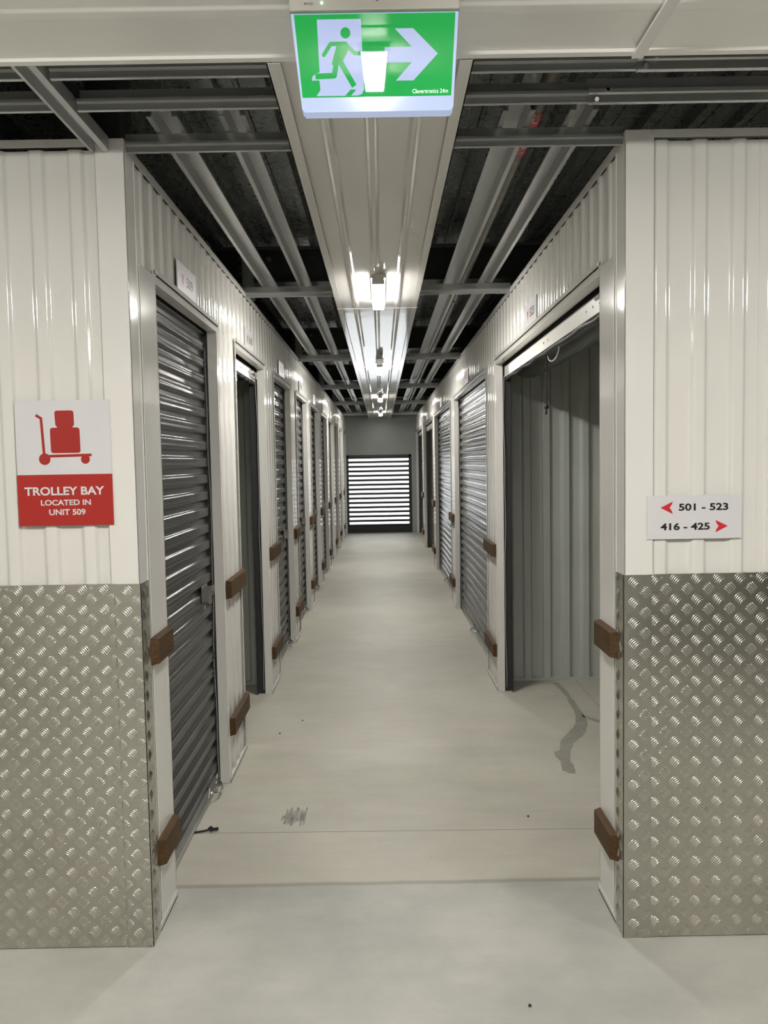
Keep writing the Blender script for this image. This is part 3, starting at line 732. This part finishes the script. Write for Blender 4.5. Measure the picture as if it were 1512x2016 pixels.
# ================================================================ TREAD PLATES
def bars(b, place, u0, u1, v0, v1, pu, pv, ou=0.0, ov=0.0, flip=False):
    """five-bar pattern in (u,v); place(u,v,h) -> point"""
    st = 7; hl = 0.0182; hw = 0.0019; hh = 0.0018
    i0 = int((u0 - ou) / pu) - 1; i1 = int((u1 - ou) / pu) + 2; j0 = int((v0 - ov) / pv) - 1; j1 = int((v1 - ov) / pv) + 2
    for kind in (0, 1):
        for i in range(i0, i1):
            for j in range(j0, j1):
                cu = ou + (i + 0.5 * kind) * pu; cv_ = ov + (j + 0.5 * kind) * pv
                if not (u0 < cu < u1 and v0 < cv_ < v1): continue
                ang = -math.pi/4 if (kind == 0) != flip else math.pi/4
                du, dv = math.cos(ang), math.sin(ang); nu, nv = -dv, du
                for m in range(5):
                    off = (m - 2) * 0.0066; L_ = hl * (1.0 if 0 < m < 4 else 0.86)
                    base = len(b.v); vs = []; ok = True
                    for s in range(st):
                        t = -1 + 2 * s / (st - 1); wv = hw * math.sqrt(max(0.0, 1 - t * t)) + 0.0001
                        arc = off + 0.0034 * (1 - t * t)
                        for side, hgt in ((-1, 0.0), (0, 1.0), (1, 0.0)):
                            a = arc + side * wv
                            u = cu + du * t * L_ + nu * a; v = cv_ + dv * t * L_ + nv * a
                            if not (u0 <= u <= u1 and v0 <= v <= v1): ok = False
                            u = min(u1, max(u0, u)); v = min(v1, max(v0, v))
                            vs.append(place(u, v, hh * hgt * (1 - t * t) ** 0.35))
                    fs = []
                    for s in range(st - 1):
                        for c in (0, 1):
                            q = s * 3 + c; fs.append((q, q + 1, q + 4, q + 3))
                    b.add(vs, fs, True)
def plate(sx):
    X = L if sx < 0 else R; f = D - 0.0115
    a, c = (0.852, 3.0) if sx > 0 else (-3.0, -0.856)
    b = MB(); b.box(a, c, f, D - 0.0068, 0.003, 1.2); b.cur = 1
    lim = (a, 1.75) if sx > 0 else (-1.75, c)
    bars(b, lambda u, v, h: (u, f - 0.00005 - h, v), lim[0], lim[1], 0.004, 1.199, 0.0685, 0.0665, ou=0.90 if sx > 0 else -0.93, ov=0.02, flip=(sx < 0))
    nm = 'right' if sx > 0 else 'left'
    o = b.build('tread_plate', ['tread', 'treadbar'], fix=False); tag(o, 'aluminium five-bar tread plate sheet on the lower %s front wall' % nm, 'tread plate', 'tread plate kick sheets')
    for xx in ((0.889, 1.175) if sx > 0 else (-0.93, -1.2)):
        for zz in (1.188, 0.02): s = MB(); s.cyl((xx, f, zz), (xx, f - 0.0035, zz), 0.0045, 10); s.build('rivet', 'alu', o)
    # corner guard
    b = MB(); g = f - 0.002; ix = X - sx * 0.0125; e = X + sx * (0.078 if sx > 0 else 0.073)
    b.box(ix, e, g, g + 0.002, 0.001, 1.199)
    b.box(ix, ix + sx * 0.002, g, g + 0.085, 0.001, 1.199); b.cur = 1
    u0, u1 = sorted((ix + sx * 0.002, e))
    bars(b, lambda u, v, h: (u, g - 0.00005 - h, v), u0, u1, 0.004, 1.197, 0.0685, 0.0665, ou=0.80 if sx > 0 else -0.82, ov=0.045, flip=(sx > 0))
    bars(b, lambda u, v, h: (ix - sx * (0.00005 + h), u, v), g + 0.004, g + 0.083, 0.004, 1.197, 0.0685, 0.0665, ou=2.57, ov=0.03, flip=(sx < 0))
    o = b.build('corner_guard', ['treadguard', 'treadbar'], fix=False); tag(o, 'tread plate angle guard wrapped round the %s corner of the corridor mouth' % nm, 'corner guard', 'tread plate corner guards')
plate(-1); plate(1)

# ================================================================ SIGNS ON THE FRONT WALLS
t = empty('trolley_bay_sign', (-1.0, D - 0.013, 1.39)); tag(t, 'red and white trolley bay sign with a loaded trolley pictogram, on the left front wall', 'sign')
sf = D - 0.0095; fF = sf - 0.005
b = MB(); b.box(-1.149, -0.851, fF, sf, 1.39, 1.784); b.build('panel', 'signwhite', t)
b = MB(); b.box(-1.1495, -0.8505, fF - 0.0004, sf, 1.3895, 1.551); b.build('red_field', 'signred', t)
def flat(name, polys, m, parent, y, th=0.0006):
    b = MB()
    for i, p in enumerate(polys):
        yy = y - i * 0.00002
        b.add([(u, yy, v) for u, v in p], [tuple(range(len(p)))])
    # face the aisle
    o = b.build(name, m, parent, fix=False)
    return o
polys = stroke([(-1.083, 1.7385), (-1.0665, 1.728), (-1.061, 1.612)], 0.0085) + [disc((-1.060, 1.6), 0.0182), disc((-0.932, 1.5975), 0.014)] + stroke([(-1.06, 1.609), (-0.912, 1.611)], 0.0085)
polys += [rrect([(-1.024, 1.7515), (-0.964, 1.7515), (-0.963, 1.701), (-1.022, 1.7005)]), rrect([(-1.040, 1.698), (-0.947, 1.698), (-0.946, 1.6185), (-1.039, 1.6185)])]
polys.append([(-1.017, 1.705), (-0.968, 1.705), (-0.968, 1.693), (-1.017, 1.693)])
flat('pictogram', polys, 'pictred', t, fF - 0.0003)
def sign_text(body, x0, z0, x1, z1, m, y, parent, bold=0.02, spacing=1.0):
    text('lettering', body, x1 - x0, z1 - z0, lambda u, v, l: ((x0 + x1)/2 + u, y, (z0 + z1)/2 + v), m, parent, bold, spacing)
sign_text('TROLLEY BAY', -1.128, 1.4855, -0.876, 1.5125, 'signwhite', fF - 0.0009, t, 0.028)
sign_text('LOCATED IN', -1.078, 1.4535, -0.920, 1.4715, 'signwhite', fF - 0.0009, t, 0.026)
sign_text('UNIT 509', -1.053, 1.4225, -0.938, 1.4415, 'signwhite', fF - 0.0009, t, 0.026)

t = empty('direction_sign', (0.99, D - 0.013, 1.312)); tag(t, 'white sign with red arrows for units 501-523 and 416-425, on the right front wall', 'sign')
b = MB(); b.box(0.8395, 1.1405, fF, sf, 1.312, 1.450); b.build('panel', 'signwhite', t)
flat('arrow', [[(0.882, 1.412), (0.921, 1.4315), (0.918, 1.4215), (0.911, 1.412), (0.918, 1.402), (0.921, 1.392)]], 'arrowred', t, fF - 0.0004)
flat('arrow', [[(1.096, 1.351), (1.057, 1.3705), (1.060, 1.3605), (1.067, 1.351), (1.060, 1.341), (1.057, 1.331)]], 'arrowred', t, fF - 0.0004)
sign_text('501 - 523', 0.940, 1.4015, 1.097, 1.4245, 'ink', fF - 0.0006, t, 0.03)
sign_text('416 - 425', 0.882, 1.3400, 1.039, 1.3630, 'ink', fF - 0.0006, t, 0.03)

# ================================================================ EXIT SIGN
EY = 1.710
t = empty('exit_sign', (0.0, EY + 0.02, 2.31)); tag(t, 'green lit exit sign with a running figure and an arrow, hung from the aisle soffit', 'exit sign')
b = MB(); b.box(-0.172, 0.177, EY - 0.012, EY + 0.052, 2.4935, ZS - 0.0062)
hs = b.build('housing', 'bluegrey', t, bevel=0.003)
b = MB(); b.ball((-0.105, EY - 0.0125, 2.508), 0.0026, 6); b.build('indicator_light', 'led', hs)
b = MB(); b.cyl((0.008, EY - 0.0118, 2.512), (0.008, EY - 0.0127, 2.512), 0.0022, 8); b.build('screw', 'dark', hs)
text('lettering', 'EM-03', 0.017, 0.0048, lambda u, v, l: (-0.132 + u, EY - 0.0126, 2.5065 + v), 'ink', hs, 0.0)
b = MB()
pf = [(-0.170, 2.4935), (0.175, 2.4935), (0.1645, 2.316), (0.158, 2.3095), (-0.147, 2.3095), (-0.1535, 2.316)]
b.prism(pf, 'y', EY, EY + 0.030); b.build('acrylic_body', 'exitbody', t, bevel=0.002)
b = MB(); g = [(-0.1635, 2.4915), (0.1685, 2.4915), (0.1600, 2.3375), (-0.1515, 2.3375)]
b.prism(g, 'y', EY - 0.0012, EY); b.build('green_film', 'exitgreen', t)
door_w = [(-0.1165, 2.482), (-0.026, 2.482), (-0.0225, 2.351), (-0.027, 2.3425), (-0.035, 2.3395), (-0.122, 2.3395), (-0.1135, 2.351), (-0.115, 2.369), (-0.131, 2.369), (-0.129, 2.377), (-0.121, 2.3825), (-0.114, 2.384)]
flat('white_symbol', [door_w], 'exitwhite', t, EY - 0.0016)
flat('arrow', [[(0.022, 2.4295), (0.078, 2.4295), (0.081, 2.463), (0.132, 2.416), (0.080, 2.366), (0.078, 2.4), (0.022, 2.4)][:0] or [(0.022, 2.4295), (0.085, 2.4295), (0.085, 2.4005), (0.022, 2.4005)],
               [(0.078, 2.4295), (0.0435, 2.4635), (0.081, 2.4635), (0.132, 2.416)], [(0.078, 2.4005), (0.0445, 2.3665), (0.081, 2.3665), (0.132, 2.416)], [(0.078, 2.4295), (0.132, 2.416), (0.078, 2.4005)]], 'exitwhite', t, EY - 0.0016)
man = [disc((-0.0585, 2.4565), 0.0104)] + stroke([(-0.060, 2.4365), (-0.0895, 2.4365), (-0.1045, 2.4165)], 0.0082) + [disc((-0.1045, 2.4165), 0.0041, 12)]
man += stroke([(-0.060, 2.4365), (-0.040, 2.4185), (-0.0215, 2.4185)], 0.0076)
man += [[(-0.0775, 2.4405), (-0.057, 2.4405), (-0.0495, 2.431), (-0.063, 2.409), (-0.067, 2.398), (-0.0885, 2.398), (-0.0845, 2.412), (-0.078, 2.432)]]
man += stroke([(-0.0785, 2.404), (-0.0835, 2.3775), (-0.123, 2.3765)], 0.0108) + stroke([(-0.0715, 2.405), (-0.0425, 2.357)], 0.0110) + [disc((-0.0715, 2.405), 0.0055, 12)]
man += [[(-0.0620, 2.3395), (-0.0505, 2.3510), (-0.0385, 2.3505), (-0.0495, 2.3395)]]
flat('running_figure', man, 'exitgreen', t, EY - 0.0020)
text('lettering', 'Clevertronics 24m', 0.0745, 0.0080, lambda u, v, l: (0.1160 + u, EY - 0.0018, 2.3460 + v), 'exittext', t, 0.0)

bpy.context.view_layer.update()
for ch in t.children:                      # the lit panel hangs at a slight slant, bottom edge back
    if ch.name.startswith('housing'): continue
    for vtx in ch.data.vertices:
        zz = vtx.co.z + wloc(ch).z
        vtx.co.y += (2.4935 - zz) * 0.165

# ================================================================ MARKS ON THE FLOOR
def decal(name, polys, m, label, z=0.0007):
    b = MB()
    for i, p in enumerate(polys):
        n = len(p); zz = z + i * 0.00003
        b.add([(x, y, zz) for x, y in p] + [(x, y, 0.0001) for x, y in p], [tuple(range(n))] + [(i_, (i_+1) % n, (i_+1) % n + n, i_ + n) for i_ in range(n)])
    tag(b.build(name, m, fix=False), label, 'stain')
def rough(poly, amp=0.006, sub=4, seed=3):
    rnd = random.Random(seed); out = []
    for i in range(len(poly)):
        a = Vector(poly[i]); c = Vector(poly[(i + 1) % len(poly)])
        for k in range(sub):
            p = a.lerp(c, k / sub); out.append((p.x + rnd.uniform(-amp, amp), p.y + rnd.uniform(-amp, amp) * 1.5))
    return out
left = [(1.182, 5.57), (1.202, 5.245), (1.186, 5.153), (1.173, 4.892), (1.125, 4.673), (1.059, 4.559), (0.974, 4.396), (0.931, 4.243), (0.905, 4.24), (0.895, 4.159), (0.905, 4.088), (0.887, 3.976), (0.907, 3.935), (0.943, 3.922)]
right = [(0.955, 3.99), (0.959, 4.028), (0.958, 4.097), (0.993, 4.24), (1.04, 4.366), (1.13, 4.498), (1.185, 4.64), (1.206, 4.714), (1.218, 4.889), (1.226, 5.206), (1.229, 5.36), (1.222, 5.57)]
decal('damp_stain', [rough([*left, *right], 0.005)], 'wet', 'curved grey damp stain on the floor inside the open right-hand unit')
decal('damp_streak', [rough([(1.207, 4.864), (1.238, 4.807), (1.291, 4.731), (1.40, 4.64), (1.40, 4.60), (1.279, 4.689), (1.225, 4.754), (1.198, 4.809)], 0.003)], 'wet', 'short damp streak branching right from the curved floor stain')
rnd = random.Random(5); st = []
for i in range(15):
    x = -0.472 + i * 0.0072; a = 3.385 + rnd.uniform(0, 0.06) + (0.03 if i < 3 else 0); c = 3.60 - rnd.uniform(0, 0.05) - (0.05 if i < 2 else 0)
    st.append([(x + 0.001, a), (x + 0.0062 + rnd.uniform(0, 0.002), a + 0.01), (x + 0.0072, c - 0.01), (x + 0.002, c), (x - 0.0005, (a + c) / 2)])
decal('scuff_mark', st, 'scuff', 'brushed dark scuff mark on the corridor floor just beyond the saw cut')
for (x, y, r, wd) in ((-0.62, 4.6, 0.005, 'dark crumb on the floor near the open left unit'), (-0.51, 4.83, 0.0045, 'smaller dark crumb beyond the first, left of centre'), (0.62, 3.45, 0.005, 'dark crumb on the floor beside the right door opening'),
                      (0.40, 2.22, 0.005, 'flat brown chip on the front floor, right of centre')):
    b = MB(); b.ball((x, y, r * 0.5), r, 5); tag(b.build('debris', 'debris'), wd, 'debris', 'crumbs on the floor')

# unseen rear-wall roller door, added to darken the right tread plate's reflection
t = MB(); t.box(1.7, 4.2, -1.388, -1.375, 0.02, 2.2)
for i in range(27): t.box(1.7, 4.2, -1.375, -1.366, 0.03 + i * 0.08, 0.072 + i * 0.08)
struct(t.build('door_17', 'curtain'), 'unseen dark roller door added in the aisle wall behind the viewpoint', 'roller door')
